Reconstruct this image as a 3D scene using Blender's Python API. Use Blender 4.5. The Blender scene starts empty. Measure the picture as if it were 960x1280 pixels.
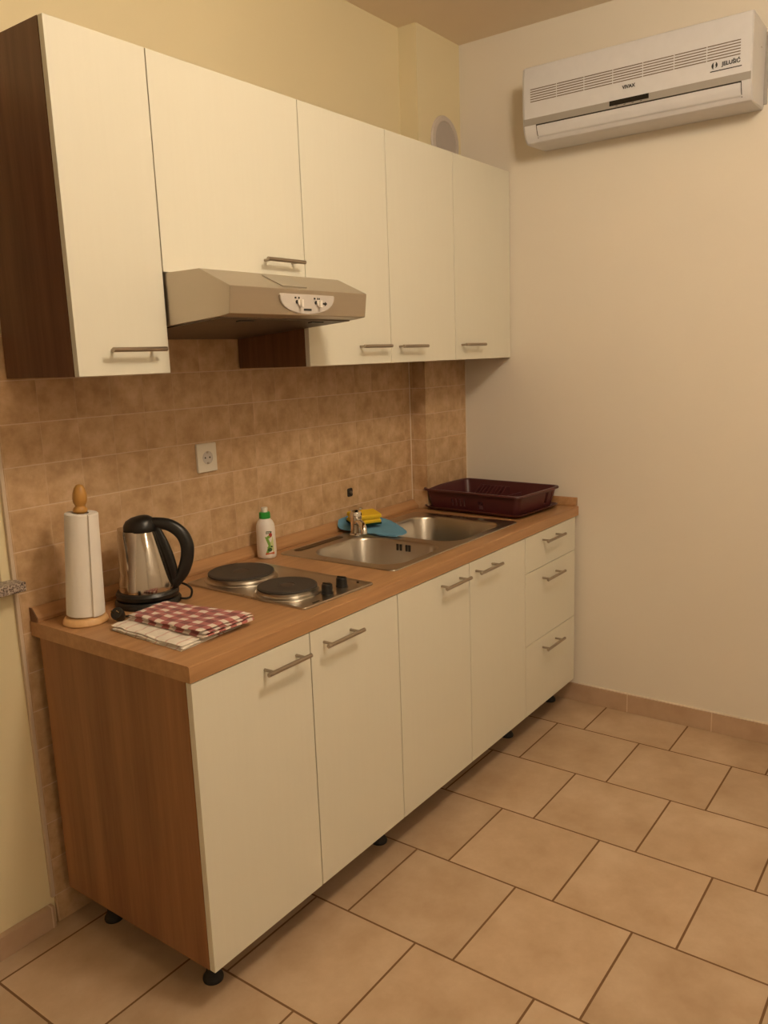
import bpy, bmesh, math, random
from mathutils import Vector, Matrix, noise

random.seed(7)
S = bpy.context.scene
COL = S.collection
PI = math.pi
ORG = {}

# ------------------------------------------------------------------ materials
def new_mat(name):
    m = bpy.data.materials.new(name); m.use_nodes = True
    nt = m.node_tree; b = nt.nodes['Principled BSDF']
    return m, nt, b

class NT:
    """small helper for building node graphs"""
    def __init__(s, nt): s.nt = nt
    def n(s, t, **k):
        x = s.nt.nodes.new(t)
        for a, v in k.items(): setattr(x, a, v)
        return x
    def put(s, sock, v):
        if isinstance(v, bpy.types.NodeSocket): s.nt.links.new(v, sock)
        else: sock.default_value = v
    def m(s, op, a, b=None, c=None):
        x = s.n('ShaderNodeMath', operation=op)
        s.put(x.inputs[0], a)
        if b is not None: s.put(x.inputs[1], b)
        if c is not None: s.put(x.inputs[2], c)
        return x.outputs[0]
    def mix(s, f, a, b, bt='MIX'):
        x = s.n('ShaderNodeMix', data_type='RGBA', blend_type=bt)
        s.put(x.inputs[0], f); s.put(x.inputs[6], a); s.put(x.inputs[7], b)
        return x.outputs[2]
    def pos(s):
        g = s.n('ShaderNodeNewGeometry'); x = s.n('ShaderNodeSeparateXYZ')
        s.nt.links.new(g.outputs['Position'], x.inputs[0])
        return g.outputs['Position'], x.outputs
    def noise(s, vec, scale, detail=4, rough=.55, vscale=None):
        if vscale:
            mp = s.n('ShaderNodeMapping'); s.put(mp.inputs['Vector'], vec); mp.inputs['Scale'].default_value = vscale
            vec = mp.outputs[0]
        x = s.n('ShaderNodeTexNoise'); s.put(x.inputs['Vector'], vec)
        x.inputs['Scale'].default_value = scale; x.inputs['Detail'].default_value = detail; x.inputs['Roughness'].default_value = rough
        return x.outputs['Fac']
    def ramp(s, f, stops):
        x = s.n('ShaderNodeValToRGB'); s.put(x.inputs[0], f)
        e = x.color_ramp.elements
        while len(e) < len(stops): e.new(.5)
        for i, (p, c) in enumerate(stops): e[i].position = p; e[i].color = (*c, 1)
        return x.outputs[0]
    def bump(s, h, strength, dist, bsdf):
        x = s.n('ShaderNodeBump'); x.inputs['Strength'].default_value = strength; x.inputs['Distance'].default_value = dist
        s.put(x.inputs['Height'], h); s.nt.links.new(x.outputs[0], bsdf.inputs['Normal'])

def plain(name, c, rough=.5, metal=0, spec=.5, coat=0, bump=None):
    m, nt, b = new_mat(name); N = NT(nt)
    b.inputs['Base Color'].default_value = (*c, 1); b.inputs['Roughness'].default_value = rough
    b.inputs['Metallic'].default_value = metal; b.inputs['Specular IOR Level'].default_value = spec
    b.inputs['Coat Weight'].default_value = coat
    p, _ = N.pos()
    f = N.noise(p, 30, 3)
    col = N.mix(f, (*[x*.95 for x in c], 1), (*[min(1, x*1.05) for x in c], 1)); N.put(b.inputs['Base Color'], col)
    if bump: N.bump(N.noise(p, bump[0], 3), bump[1], bump[2], b)
    return m

def plaster(name, c):
    m, nt, b = new_mat(name); N = NT(nt); p, _ = N.pos()
    f = N.noise(p, 1.3, 5)
    N.put(b.inputs['Base Color'], N.mix(f, (*[x*.96 for x in c], 1), (*[min(1, x*1.04) for x in c], 1)))
    b.inputs['Roughness'].default_value = .75; b.inputs['Specular IOR Level'].default_value = .25
    N.bump(N.noise(p, 55, 4), .12, .002, b)
    return m

def wood(name, c0, c1, axis, rough=.4, spec=.4, scale=1.0, bands=.35):
    m, nt, b = new_mat(name); N = NT(nt); p, _ = N.pos()
    vs = {'x': (.9, 16, 16), 'z': (14, 14, .8), 'y': (16, .9, 16)}[axis]
    vb = {'x': (.25, 5, 5), 'z': (5.5, 5.5, .18), 'y': (5, .25, 5)}[axis]
    f = N.noise(p, 3*scale, 7, .62, vs)
    g = N.noise(p, 1.6*scale, 3, .5, vb)
    t = N.m('ADD', N.m('MULTIPLY', f, 1-bands), N.m('MULTIPLY', g, bands))
    N.put(b.inputs['Base Color'], N.ramp(t, [(.34, c0), (.66, c1)]))
    b.inputs['Roughness'].default_value = rough; b.inputs['Specular IOR Level'].default_value = spec
    N.bump(f, .05, .001, b)
    return m

def grid_mask(N, a, pitch, off, width):
    """1 inside the joint lines of coordinate a"""
    u = N.m('DIVIDE', N.m('SUBTRACT', a, off), pitch)
    fr = N.m('FRACT', u)
    d = N.m('MINIMUM', fr, N.m('SUBTRACT', 1.0, fr))
    d = N.m('MULTIPLY', d, pitch)
    return N.m('LESS_THAN', d, width/2), N.m('FLOOR', u), d

def floor_tile():
    m, nt, b = new_mat('floor_tile_beige'); N = NT(nt); p, o = N.pos()
    PX, X0, PY = .3605, -.263, .3525
    mx, row, dx = grid_mask(N, o[0], PX, X0, .0062)
    ysh = N.m('SUBTRACT', o[1], N.m('MULTIPLY', row, -.1175))
    my, colm, dy = grid_mask(N, ysh, PY, -.774, .0062)
    grout = N.m('MAXIMUM', mx, my)
    cv = N.n('ShaderNodeCombineXYZ'); N.put(cv.inputs[0], row); N.put(cv.inputs[1], colm)
    wn = N.n('ShaderNodeTexWhiteNoise'); N.put(wn.inputs['Vector'], cv.outputs[0])
    off = N.n('ShaderNodeVectorMath', operation='ADD'); N.put(off.inputs[0], p)
    sc = N.n('ShaderNodeVectorMath', operation='SCALE'); N.put(sc.inputs[0], wn.outputs['Color']); sc.inputs['Scale'].default_value = 9
    N.put(off.inputs[1], sc.outputs[0])
    f = N.noise(off.outputs[0], 5, 7, .6)
    c = N.ramp(f, [(.32, (.455, .315, .195)), (.5, (.535, .382, .248)), (.68, (.615, .46, .315))])
    fine = N.noise(p, 90, 3)
    c = N.mix(N.m('MULTIPLY', fine, .15), c, (.40, .28, .18, 1))
    br = N.m('ADD', .95, N.m('MULTIPLY', wn.outputs['Value'], .1))
    cc = N.n('ShaderNodeVectorMath', operation='SCALE'); N.put(cc.inputs[0], c); N.put(cc.inputs['Scale'], br)
    N.put(b.inputs['Base Color'], N.mix(grout, cc.outputs[0], (.18, .095, .042, 1)))
    N.put(b.inputs['Roughness'], N.m('ADD', .42, N.m('MULTIPLY', grout, .4)))
    b.inputs['Specular IOR Level'].default_value = .35
    d = N.m('MINIMUM', dx, dy)
    h = N.m('MINIMUM', N.m('DIVIDE', d, .006), 1.0)
    N.bump(N.m('ADD', h, N.m('MULTIPLY', f, .3)), .35, .0015, b)
    return m

def wall_tile(name='wall_tile_tan', use='x'):
    m, nt, b = new_mat(name); N = NT(nt); p, o = N.pos()
    ax = o[0] if use == 'x' else o[1]
    mz, row, dz = grid_mask(N, o[2], .1117, .98, .003)
    ma, colm, da = grid_mask(N, ax, .1133, -.5 if use == 'x' else -.005, .0022)
    cv = N.n('ShaderNodeCombineXYZ'); N.put(cv.inputs[0], row); N.put(cv.inputs[1], colm)
    wn = N.n('ShaderNodeTexWhiteNoise'); N.put(wn.inputs['Vector'], cv.outputs[0])
    sc = N.n('ShaderNodeVectorMath', operation='SCALE'); N.put(sc.inputs[0], wn.outputs['Color']); sc.inputs['Scale'].default_value = 7
    off = N.n('ShaderNodeVectorMath', operation='ADD'); N.put(off.inputs[0], p); N.put(off.inputs[1], sc.outputs[0])
    f = N.noise(off.outputs[0], 17, 7, .62)
    c = N.ramp(f, [(.32, (.44, .28, .145)), (.5, (.56, .37, .205)), (.68, (.665, .465, .28))])
    gm = N.m('MAXIMUM', N.m('MULTIPLY', mz, .8), N.m('MULTIPLY', ma, .30))
    N.put(b.inputs['Base Color'], N.mix(gm, c, (.70, .54, .38, 1)))
    b.inputs['Roughness'].default_value = .5; b.inputs['Specular IOR Level'].default_value = .35
    d = N.m('MINIMUM', dz, da)
    h = N.m('MINIMUM', N.m('DIVIDE', d, .005), 1.0)
    N.bump(N.m('ADD', h, N.m('MULTIPLY', f, .5)), .35, .0015, b)
    return m

def base_tile(name, use):
    m, nt, b = new_mat(name); N = NT(nt); p, o = N.pos()
    ax = o[0] if use == 'x' else o[1]
    ma, colm, da = grid_mask(N, ax, .3535, -.867 if use == 'y' else -2.225, .004)
    f = N.noise(p, 9, 6)
    c = N.ramp(f, [(.3, (.47, .32, .21)), (.7, (.57, .40, .27))])
    N.put(b.inputs['Base Color'], N.mix(N.m('MULTIPLY', ma, .8), c, (.74, .60, .44, 1)))
    b.inputs['Roughness'].default_value = .45
    return m

def front_mat():
    m, nt, b = new_mat('cream_laminate'); N = NT(nt); p, o = N.pos()
    f = N.noise(p, 6, 6, .6, (14, 14, .6))
    N.put(b.inputs['Base Color'], N.mix(f, (.75, .725, .61, 1), (.78, .755, .64, 1)))
    b.inputs['Roughness'].default_value = .38; b.inputs['Specular IOR Level'].default_value = .4
    N.bump(f, .06, .001, b)
    return m

def brushed(name, c, rough, axis='x', s=1):
    m, nt, b = new_mat(name); N = NT(nt); p, o = N.pos()
    vs = {'x': (1, 60, 60), 'y': (60, 1, 60), 'z': (60, 60, 1)}[axis]
    f = N.noise(p, 8*s, 5, .6, vs)
    g = N.noise(p, 5, 3)
    N.put(b.inputs['Base Color'], N.mix(f, (*[x*.93 for x in c], 1), (*c, 1)))
    N.put(b.inputs['Roughness'], N.m('ADD', rough-.05, N.m('ADD', N.m('MULTIPLY', f, .06), N.m('MULTIPLY', g, .06))))
    b.inputs['Metallic'].default_value = 1
    N.bump(f, .03, .0005, b)
    return m

def granite():
    m, nt, b = new_mat('granite_speckled'); N = NT(nt); p, o = N.pos()
    v = N.n('ShaderNodeTexVoronoi'); N.put(v.inputs['Vector'], p); v.inputs['Scale'].default_value = 230
    f = N.m('ADD', N.m('MULTIPLY', v.outputs['Distance'], .8), N.m('MULTIPLY', N.noise(p, 130, 3), .6))
    N.put(b.inputs['Base Color'], N.ramp(f, [(.38, (.05, .035, .03)), (.62, (.22, .16, .13)), (.92, (.55, .47, .40))]))
    b.inputs['Roughness'].default_value = .3
    return m

def check_cloth():
    m, nt, b = new_mat('red_check_cotton'); N = NT(nt)
    uv = N.n('ShaderNodeUVMap'); sx = N.n('ShaderNodeSeparateXYZ'); N.put(sx.inputs[0], uv.outputs[0])
    def band(a, n):
        fr = N.m('FRACT', N.m('MULTIPLY', a, n)); return N.m('GREATER_THAN', fr, .46)
    bu, bv = band(sx.outputs[0], 4.6), band(sx.outputs[1], 5.4)
    s = N.m('DIVIDE', N.m('ADD', bu, bv), 2.0)
    c = N.ramp(s, [(0, (.82, .71, .62)), (.5, (.44, .115, .11)), (1, (.20, .02, .028))])
    p, _ = N.pos()
    f = N.noise(p, 260, 2)
    N.put(b.inputs['Base Color'], N.mix(N.m('MULTIPLY', f, .22), c, (.75, .6, .53, 1)))
    b.inputs['Roughness'].default_value = .95; b.inputs['Specular IOR Level'].default_value = .1
    b.inputs['Sheen Weight'].default_value = .2
    N.bump(N.noise(p, 500, 2), .3, .001, b)
    return m

def white_cloth():
    m, nt, b = new_mat('white_striped_cotton'); N = NT(nt)
    uv = N.n('ShaderNodeUVMap'); sx = N.n('ShaderNodeSeparateXYZ'); N.put(sx.inputs[0], uv.outputs[0])
    a = sx.outputs[1]
    fr = N.m('FRACT', N.m('MULTIPLY', a, 7.0))
    s1 = N.m('LESS_THAN', N.m('ABSOLUTE', N.m('SUBTRACT', fr, .5)), .07)
    s2 = N.m('LESS_THAN', N.m('ABSOLUTE', N.m('SUBTRACT', sx.outputs[0], .62)), .018)
    s3 = N.m('LESS_THAN', N.m('ABSOLUTE', N.m('SUBTRACT', sx.outputs[0], .70)), .010)
    s = N.m('MAXIMUM', N.m('MULTIPLY', s1, .45), N.m('MAXIMUM', s2, s3))
    N.put(b.inputs['Base Color'], N.mix(N.m('MULTIPLY', s, .75), (.86, .79, .69, 1), (.50, .10, .08, 1)))
    b.inputs['Roughness'].default_value = .95; b.inputs['Specular IOR Level'].default_value = .1
    p, _ = N.pos(); N.bump(N.noise(p, 450, 2), .25, .001, b)
    return m

def paper():
    m, nt, b = new_mat('paper_towel_white'); N = NT(nt); p, o = N.pos()
    b.inputs['Base Color'].default_value = (.86, .81, .74, 1)
    b.inputs['Roughness'].default_value = .95; b.inputs['Specular IOR Level'].default_value = .1
    w = N.m('SINE', N.m('MULTIPLY', o[2], 700)); w2 = N.m('SINE', N.m('MULTIPLY', N.m('ADD', o[0], o[1]), 700))
    h = N.m('ADD', N.m('MULTIPLY', w, w2), N.noise(p, 120, 3))
    N.put(b.inputs['Base Color'], N.mix(N.noise(p, 12, 3), (.82, .77, .70, 1), (.88, .84, .78, 1)))
    N.bump(N.noise(p, 90, 4), .3, .0012, b)
    return m

M = {}
M['wall_cream'] = plaster('plaster_cream', (.80, .735, .63))
M['wall_yellow'] = plaster('plaster_yellow', (.80, .70, .455))
M['wall_white'] = plaster('plaster_white', (.76, .73, .67))
M['ceiling'] = plaster('plaster_ceiling', (.90, .77, .60))
M['floor'] = floor_tile()
M['tile'] = wall_tile()
M['tile_side'] = wall_tile('wall_tile_tan_side', 'y')
M['base_y'] = base_tile('baseboard_tile_right', 'y')
M['base_x'] = base_tile('baseboard_tile_back', 'x')
M['front'] = front_mat()
M['edge'] = plain('beige_metal', (.60, .47, .33), .45)
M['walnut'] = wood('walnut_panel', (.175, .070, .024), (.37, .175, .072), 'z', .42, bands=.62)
M['walnut_shaded'] = wood('walnut_panel_shaded', (.115, .048, .021), (.205, .095, .043), 'z', .42)  # walnut with the shade on the wall cabinet sides put into its colour
M['inside'] = plain('white_carcass', (.72, .66, .55), .5)
M['counter'] = wood('beech_laminate', (.375, .195, .083), (.525, .295, .138), 'x', .36, .45)
M['nickel'] = brushed('brushed_nickel', (.43, .365, .295), .28, 'x')
M['steel'] = brushed('brushed_steel', (.52, .475, .41), .28, 'x')
M['steel_hood'] = brushed('hood_steel', (.54, .475, .39), .30, 'x')
M['steel_dark'] = brushed('hood_filter_steel', (.15, .12, .095), .45, 'x')
M['chrome'] = plain('chrome', (.80, .78, .74), .09, 1)
M['kettle_steel'] = brushed('polished_kettle_steel', (.60, .54, .47), .10, 'z')
M['black'] = plain('black_plastic', (.012, .011, .010), .36, 0, .5)
M['black_matt'] = plain('black_rubber', (.010, .009, .009), .6)
M['iron'] = plain('cast_iron_plate', (.050, .042, .036), .55, 0, .45, bump=(200, .1, .001))
M['iron_centre'] = plain('cast_iron_centre', (.075, .05, .035), .6)
M['white_plastic'] = plain('white_plastic', (.80, .74, .66), .38)
M['ac_white'] = plain('air_conditioner_shell', (.67, .665, .685), .36)
M['ac_grey'] = plain('air_conditioner_grey', (.34, .315, .285), .4)
M['slit'] = plain('dark_slit', (.16, .115, .075), .7)
M['gap'] = plain('dark_gap', (.03, .022, .016), .8)
M['display'] = plain('dark_display', (.006, .005, .005), .15)
M['print'] = plain('black_print', (.02, .018, .016), .5)
M['panel_grey'] = plain('pale_grey_plastic', (.60, .55, .50), .4)
M['purple'] = plain('burgundy_plastic', (.082, .019, .020), .34, 0, .45)
M['blue'] = plain('blue_cloth', (.15, .35, .53), .95, 0, .1, bump=(400, .3, .001))
M['yellow'] = plain('yellow_sponge', (.80, .53, .035), .95, 0, .1, bump=(350, .6, .002))
M['green_pad'] = plain('dark_green_pad', (.012, .05, .03), .95, 0, .1, bump=(500, .6, .002))
M['pine'] = wood('pale_turned_wood', (.66, .39, .17), (.78, .50, .25), 'z', .4)
M['oak'] = wood('golden_turned_wood', (.45, .225, .05), (.56, .30, .085), 'z', .35)
M['paper'] = paper()
M['bottle'] = plain('white_bottle', (.82, .77, .72), .35)
M['green_cap'] = plain('green_cap', (.02, .30, .035), .35)
M['lab_green'] = plain('label_green', (.20, .40, .06), .45)
M['lab_dark'] = plain('label_dark_green', (.03, .09, .02), .45)
M['lab_pale'] = plain('label_pale_green', (.56, .62, .30), .45)
M['lab_red'] = plain('label_red', (.42, .035, .02), .45)
M['lab_orange'] = plain('label_orange', (.62, .15, .05), .45)
M['socket'] = plain('socket_ivory', (.80, .74, .62), .35)
M['granite'] = granite()
M['vent'] = plain('vent_white', (.60, .53, .47), .45)
M['vent_in'] = plain('vent_grey', (.48, .43, .39), .5)
M['check'] = check_cloth()
M['white_cloth'] = white_cloth()
M['glass'] = plain('night_glass', (.03, .03, .03), .08)
M['caulk'] = plain('white_caulk', (.80, .70, .56), .6)
M['tile_edge'] = plain('tile_edge', (.62, .50, .37), .6)
M['brass'] = plain('plug_pin', (.75, .62, .42), .25, 1)
def lamp_mat(name, e):
    m, nt, b = new_mat(name); b.inputs['Base Color'].default_value = (.9, .85, .75, 1)
    b.inputs['Emission Color'].default_value = (1, .855, .66, 1); b.inputs['Emission Strength'].default_value = e
    return m
M['lamp'] = lamp_mat('lamp_glow', 56)
M['fill_lamp'] = lamp_mat('fill_lamp_glow', 23)

# ------------------------------------------------------------------ mesh helpers
def BM(): return bmesh.new()

def box(bm, x0, x1, y0, y1, z0, z1, bev=0, seg=2):
    t = bmesh.new()
    bmesh.ops.create_cube(t, size=1)
    for v in t.verts:
        v.co = Vector(((x0+x1)/2+v.co.x*(x1-x0), (y0+y1)/2+v.co.y*(y1-y0), (z0+z1)/2+v.co.z*(z1-z0)))
    if bev: bmesh.ops.bevel(t, geom=list(t.edges), offset=bev, segments=seg, affect='EDGES', profile=.5)
    merge(bm, t)

def merge(bm, t, mat=None):
    if mat is not None: bmesh.ops.transform(t, matrix=mat, verts=t.verts)
    me = bpy.data.meshes.new('tmp'); t.to_mesh(me); t.free(); bm.from_mesh(me); bpy.data.meshes.remove(me)

def loft(bm, loops, cap0=True, cap1=True, closed=True):
    rings = [[bm.verts.new(p) for p in L] for L in loops]
    n = len(rings[0])
    for a, b in zip(rings, rings[1:]):
        for i in range(n if closed else n-1):
            j = (i+1) % n
            bm.faces.new((a[i], a[j], b[j], b[i]))
    if cap0: bm.faces.new(list(reversed(rings[0])))
    if cap1: bm.faces.new(rings[-1])
    return rings

def frame(d):
    d = d.normalized(); u = Vector((0, 0, 1)) if abs(d.z) < .9 else Vector((1, 0, 0))
    a = d.cross(u).normalized(); return a, d.cross(a).normalized()

def tube(bm, pts, rad, seg=16, caps=True, squash=None):
    pts = [Vector(p) for p in pts]; n = len(pts)
    rad = rad if isinstance(rad, (list, tuple)) else [rad]*n
    a = None; loops = []
    for i, p in enumerate(pts):
        d = (pts[min(i+1, n-1)]-pts[max(i-1, 0)]).normalized()
        if a is None: a, b = frame(d)
        else:
            a = (a-d*a.dot(d)).normalized(); b = d.cross(a).normalized()
        sa, sb = squash if squash else (1, 1)
        loops.append([p+a*math.cos(2*PI*k/seg)*rad[i]*sa+b*math.sin(2*PI*k/seg)*rad[i]*sb for k in range(seg)])
    loft(bm, loops, caps, caps)

def lathe(bm, prof, c, seg=40, sx=1, sy=1, caps=True):
    c = Vector(c)
    loops = [[c+Vector((r*sx*math.cos(2*PI*k/seg), r*sy*math.sin(2*PI*k/seg), z)) for k in range(seg)] for r, z in prof]
    loft(bm, loops, caps, caps)

def prism(bm, poly, axis, lo, hi, bev=0, seg=2):
    t = bmesh.new()
    def P(a, b, h): return {'x': (h, a, b), 'y': (a, h, b), 'z': (a, b, h)}[axis]
    loft(t, [[P(a, b, lo) for a, b in poly], [P(a, b, hi) for a, b in poly]])
    bmesh.ops.recalc_face_normals(t, faces=t.faces)
    if bev: bmesh.ops.bevel(t, geom=list(t.edges), offset=bev, segments=seg, affect='EDGES', profile=.5)
    merge(bm, t)

def rrect(x0, x1, y0, y1, r, n=6):
    out = []
    for cx, cy, a in ((x1-r, y1-r, 0), (x0+r, y1-r, 90), (x0+r, y0+r, 180), (x1-r, y0+r, 270)):
        for k in range(n+1):
            t = math.radians(a+90*k/n); out.append((cx+r*math.cos(t), cy+r*math.sin(t)))
    return out

def catmull(pts, n=8):
    pts = [Vector(p) for p in pts]; out = []
    for i in range(len(pts)-1):
        p0 = pts[max(i-1, 0)]; p1 = pts[i]; p2 = pts[i+1]; p3 = pts[min(i+2, len(pts)-1)]
        for k in range(n):
            t = k/n
            out.append(.5*((2*p1)+(p2-p0)*t+(2*p0-5*p1+4*p2-p3)*t*t+(3*p1-p0-3*p2+p3)*t**3))
    out.append(pts[-1]); return out

def obj(name, bm, mat, parent=None, smooth=35, recalc=True, uv=None):
    if recalc: bmesh.ops.recalc_face_normals(bm, faces=bm.faces)
    o0 = ORG.get(parent.name, Vector()) if parent else Vector()
    me = bpy.data.meshes.new(name)
    if parent: bmesh.ops.translate(bm, verts=bm.verts, vec=-o0)
    bm.to_mesh(me); bm.free()
    for p in me.polygons: p.use_smooth = True
    me.set_sharp_from_angle(angle=math.radians(smooth))
    for m in (mat if isinstance(mat, (list, tuple)) else [mat]): me.materials.append(M[m])
    o = bpy.data.objects.new(name, me); COL.objects.link(o)
    if parent: o.parent = parent
    if smooth < 55:
        wn = o.modifiers.new('weighted_normal', 'WEIGHTED_NORMAL'); wn.keep_sharp = True; wn.weight = 80
    ORG[o.name] = o0.copy()
    return o

def thing(name, label, cat, loc, group=None):
    o = bpy.data.objects.new(name, None); COL.objects.link(o)
    o.location = loc; o.empty_display_size = .05; ORG[o.name] = Vector(loc)
    o['label'] = label; o['category'] = cat
    if group: o['group'] = group
    return o

def solo(name, bm, mat, label, cat, group=None, loc=None, **k):
    o = obj(name, bm, mat, None, **k); o['label'] = label; o['category'] = cat
    if group: o['group'] = group
    if loc:                                                      # origin at the thing's base
        o.data.transform(Matrix.Translation(-Vector(loc))); o.location = loc; ORG[o.name] = Vector(loc)
    return o

def struct(name, bm, mat, parent=None, **k):
    o = obj(name, bm, mat, parent, **k)
    if not parent: o['kind'] = 'structure'
    return o

def cut(o, boxes):
    """boolean-subtract boxes (x0,x1,y0,y1,z0,z1) from o and bake the result"""
    for bx in boxes:
        b = BM(); box(b, *bx); me = bpy.data.meshes.new('c'); b.to_mesh(me); b.free()
        c = bpy.data.objects.new('c', me); COL.objects.link(c); c.location = -(-(Vector((0, 0, 0))))
        off = ORG[o.name] if o.parent else Vector(); me.transform(Matrix.Translation(-off))
        o.modifiers.clear(); md = o.modifiers.new('b', 'BOOLEAN'); md.operation = 'DIFFERENCE'; md.object = c; md.solver = 'EXACT'
        par = o.parent; o.parent = None
        bpy.context.view_layer.update()
        dg = bpy.context.evaluated_depsgraph_get()
        nm = bpy.data.meshes.new_from_object(o.evaluated_get(dg))
        o.modifiers.clear()
        wn = o.modifiers.new('weighted_normal', 'WEIGHTED_NORMAL'); wn.keep_sharp = True; wn.weight = 80
        old = o.data; o.data = nm; nm.name = old.name; bpy.data.meshes.remove(old)
        o.parent = par
        bpy.data.objects.remove(c); bpy.data.meshes.remove(me)

def text_bm(s, size, mat, depth=.0008):
    cu = bpy.data.curves.new('t', 'FONT'); cu.body = s; cu.size = size; cu.extrude = depth
    cu.align_x = 'CENTER'; cu.align_y = 'CENTER'; cu.offset = size*.022
    o = bpy.data.objects.new('t', cu); COL.objects.link(o)
    bpy.context.view_layer.update(); dg = bpy.context.evaluated_depsgraph_get()
    me = bpy.data.meshes.new_from_object(o.evaluated_get(dg))
    bpy.data.objects.remove(o); bpy.data.curves.remove(cu)
    b = BM(); b.from_mesh(me); bpy.data.meshes.remove(me)
    bmesh.ops.transform(b, matrix=mat, verts=b.verts)
    return b

def facing_neg_x(x, y, z):        # text on a surface that looks towards -x: reads along -y, upright along z
    return Matrix.Translation((x, y, z)) @ Matrix(((0, 0, -1, 0), (-1, 0, 0, 0), (0, 1, 0, 0), (0, 0, 0, 1)))
def facing_neg_y(x, y, z):
    return Matrix.Translation((x, y, z)) @ Matrix(((1, 0, 0, 0), (0, 0, -1, 0), (0, 1, 0, 0), (0, 0, 0, 1)))

# ------------------------------------------------------------------ the room
YW = .02; CE = 2.869; XL = -4.7; YF = -4.3
PX0, PY0 = -.339, -.0726
b = BM(); box(b, XL-.1, .1, YF-.1, YW+.3, -.08, 0); struct('floor', b, 'floor')
b = BM(); box(b, XL-.1, .1, YF-.1, YW+.3, CE, CE+.08); struct('ceiling', b, 'ceiling')
b = BM(); box(b, 0, .1, YF-.1, YW+.3, 0, CE); struct('wall_right', b, 'wall_cream')
b = BM(); box(b, XL-.1, XL, YF-.1, YW+.3, 0, CE); struct('wall_left', b, 'wall_white')
b = BM(); box(b, XL, 0, YF-.1, YF, 0, CE); struct('wall_front', b, 'wall_white')
WX0, WX1, WZ0, WZ1 = -3.30, -2.238, 1.018, 2.25
b = BM()
box(b, WX1, 0, YW, YW+.25, 0, CE); box(b, XL, WX0, YW, YW+.25, 0, CE)
box(b, WX0, WX1, YW, YW+.25, 0, WZ0); box(b, WX0, WX1, YW, YW+.25, WZ1, CE)
struct('wall_back', b, 'wall_yellow')
b = BM(); box(b, PX0+.006, 0, PY0+.006, YW, 0, CE); struct('wall_corner_pillar', b, 'wall_yellow')
TX0 = -2.203; TY = .010; TZ = 1.653
b = BM(); box(b, TX0, PX0, TY, YW, 0, TZ, .0012, 1); struct('wall_back_tiles', b, 'tile')
b = BM(); box(b, PX0-.001, -.0005, PY0, PY0+.008, 0, TZ, .0012, 1); struct('wall_pillar_tiles_front', b, 'tile')
b = BM(); box(b, PX0, PX0+.008, PY0+.008, TY, 0, TZ, .0012, 1); struct('wall_pillar_tiles_side', b, 'tile_side')
b = BM(); box(b, TX0-.011, TX0, TY-.002, YW, .085, TZ, .002); struct('trim_1', b, 'tile_edge')          # white edge beside the tiles
b = BM(); box(b, PX0-.003, PX0+.0, TY-.003, TY, .935, TZ); struct('trim_2', b, 'caulk')
b = BM(); box(b, -.004, 0, PY0-.003, PY0, .935, TZ); struct('trim_3', b, 'caulk')
b = BM(); box(b, -.010, 0, YF, PY0-.002, 0, .082, .002); struct('baseboard_right', b, 'base_y')
b = BM(); box(b, -.006, 0, YF, -.64, .082, .087, .0015); struct('trim_4', b, 'caulk')
b = BM(); box(b, XL, -2.215, -.002, YW, 0, .066, .002); struct('baseboard_back', b, 'base_x')

# window at the left edge: only its right jamb and the end of its granite sill come into the picture
b = BM()
for q in ((WX0, WX1, WZ0, WZ0+.06), (WX0, WX1, WZ1-.06, WZ1), (WX0, WX0+.06, WZ0, WZ1), (WX1-.06, WX1, WZ0, WZ1), (-2.80, -2.74, WZ0, WZ1)):
    box(b, q[0], q[1], .15, .20, q[2], q[3], .004)
w = struct('window_1', b, 'white_plastic')
b = BM(); box(b, WX0+.03, WX1-.03, .172, .180, WZ0+.03, WZ1-.03); obj('pane', b, 'glass', w)
b = BM(); box(b, WX0-.03, WX1+.036, -.035, .15, WZ0-.022, WZ0+.004, .004); obj('window_sill', b, 'granite', w)

# ------------------------------------------------------------------ shared parts
def handle_bm(xc, y, z, L=.16, stand=.034):
    """a horizontal bar handle in front of the plane y"""
    b = BM(); r = .0058
    tube(b, [(xc-L/2, y-stand, z), (xc-L/2+.001, y-stand, z), (xc+L/2-.001, y-stand, z), (xc+L/2, y-stand, z)], [r*.85, r, r, r*.85], 16)
    for s in (-1, 1):
        tube(b, [(xc+s*(L/2-.022), y, z), (xc+s*(L/2-.022), y-stand, z)], .0042, 12)
    return b

def front_door(parent, x0, x1, y, z0, z1, hx, hz, name='door', g=.0016, hl=.16):
    b = BM(); box(b, x0+g, x1-g, y, y+.018, z0, z1, .0013, 2)
    d = obj(name, b, 'front', parent)
    obj('handle', handle_bm(hx, y, hz, hl), 'nickel', d)
    return d

# ------------------------------------------------------------------ wall cabinets
DU = -.3075; ZT = 2.320; ZB = 1.5437; ZH = 1.797
U = [-2.1664, -1.8949, -1.3489, -.9086, -.4696, -.003]
def wall_cabinet(x0, x1, z0, doors, label, yb=.005, notch=None):
    t = thing('wall_cabinet', label, 'kitchen cabinet', ((x0+x1)/2, yb, z0), 'wall cabinets')
    b = BM()
    T = .017; y0 = DU+.0195
    box(b, x0+.0008, x0+T, y0, yb, z0, ZT); box(b, x1-T, x1-.0008, y0, yb, z0, ZT)
    box(b, x0+T, x1-T, y0, yb, z0, z0+T); box(b, x0+T, x1-T, y0, yb, ZT-T, ZT)
    box(b, x0+T, x1-T, yb-.005, yb, z0+T, ZT-T)
    obj('carcass', b, 'walnut_shaded', t)
    for (a, c, hx, hz) in doors: front_door(t, a, c, DU, z0, ZT, hx, hz)
    return t
wall_cabinet(U[0], U[1], ZB, [(U[0], U[1], -2.010, 1.604)], 'narrow tall cream-fronted wall cabinet with shade-darkened wood side, left of the cooker hood')
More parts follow.
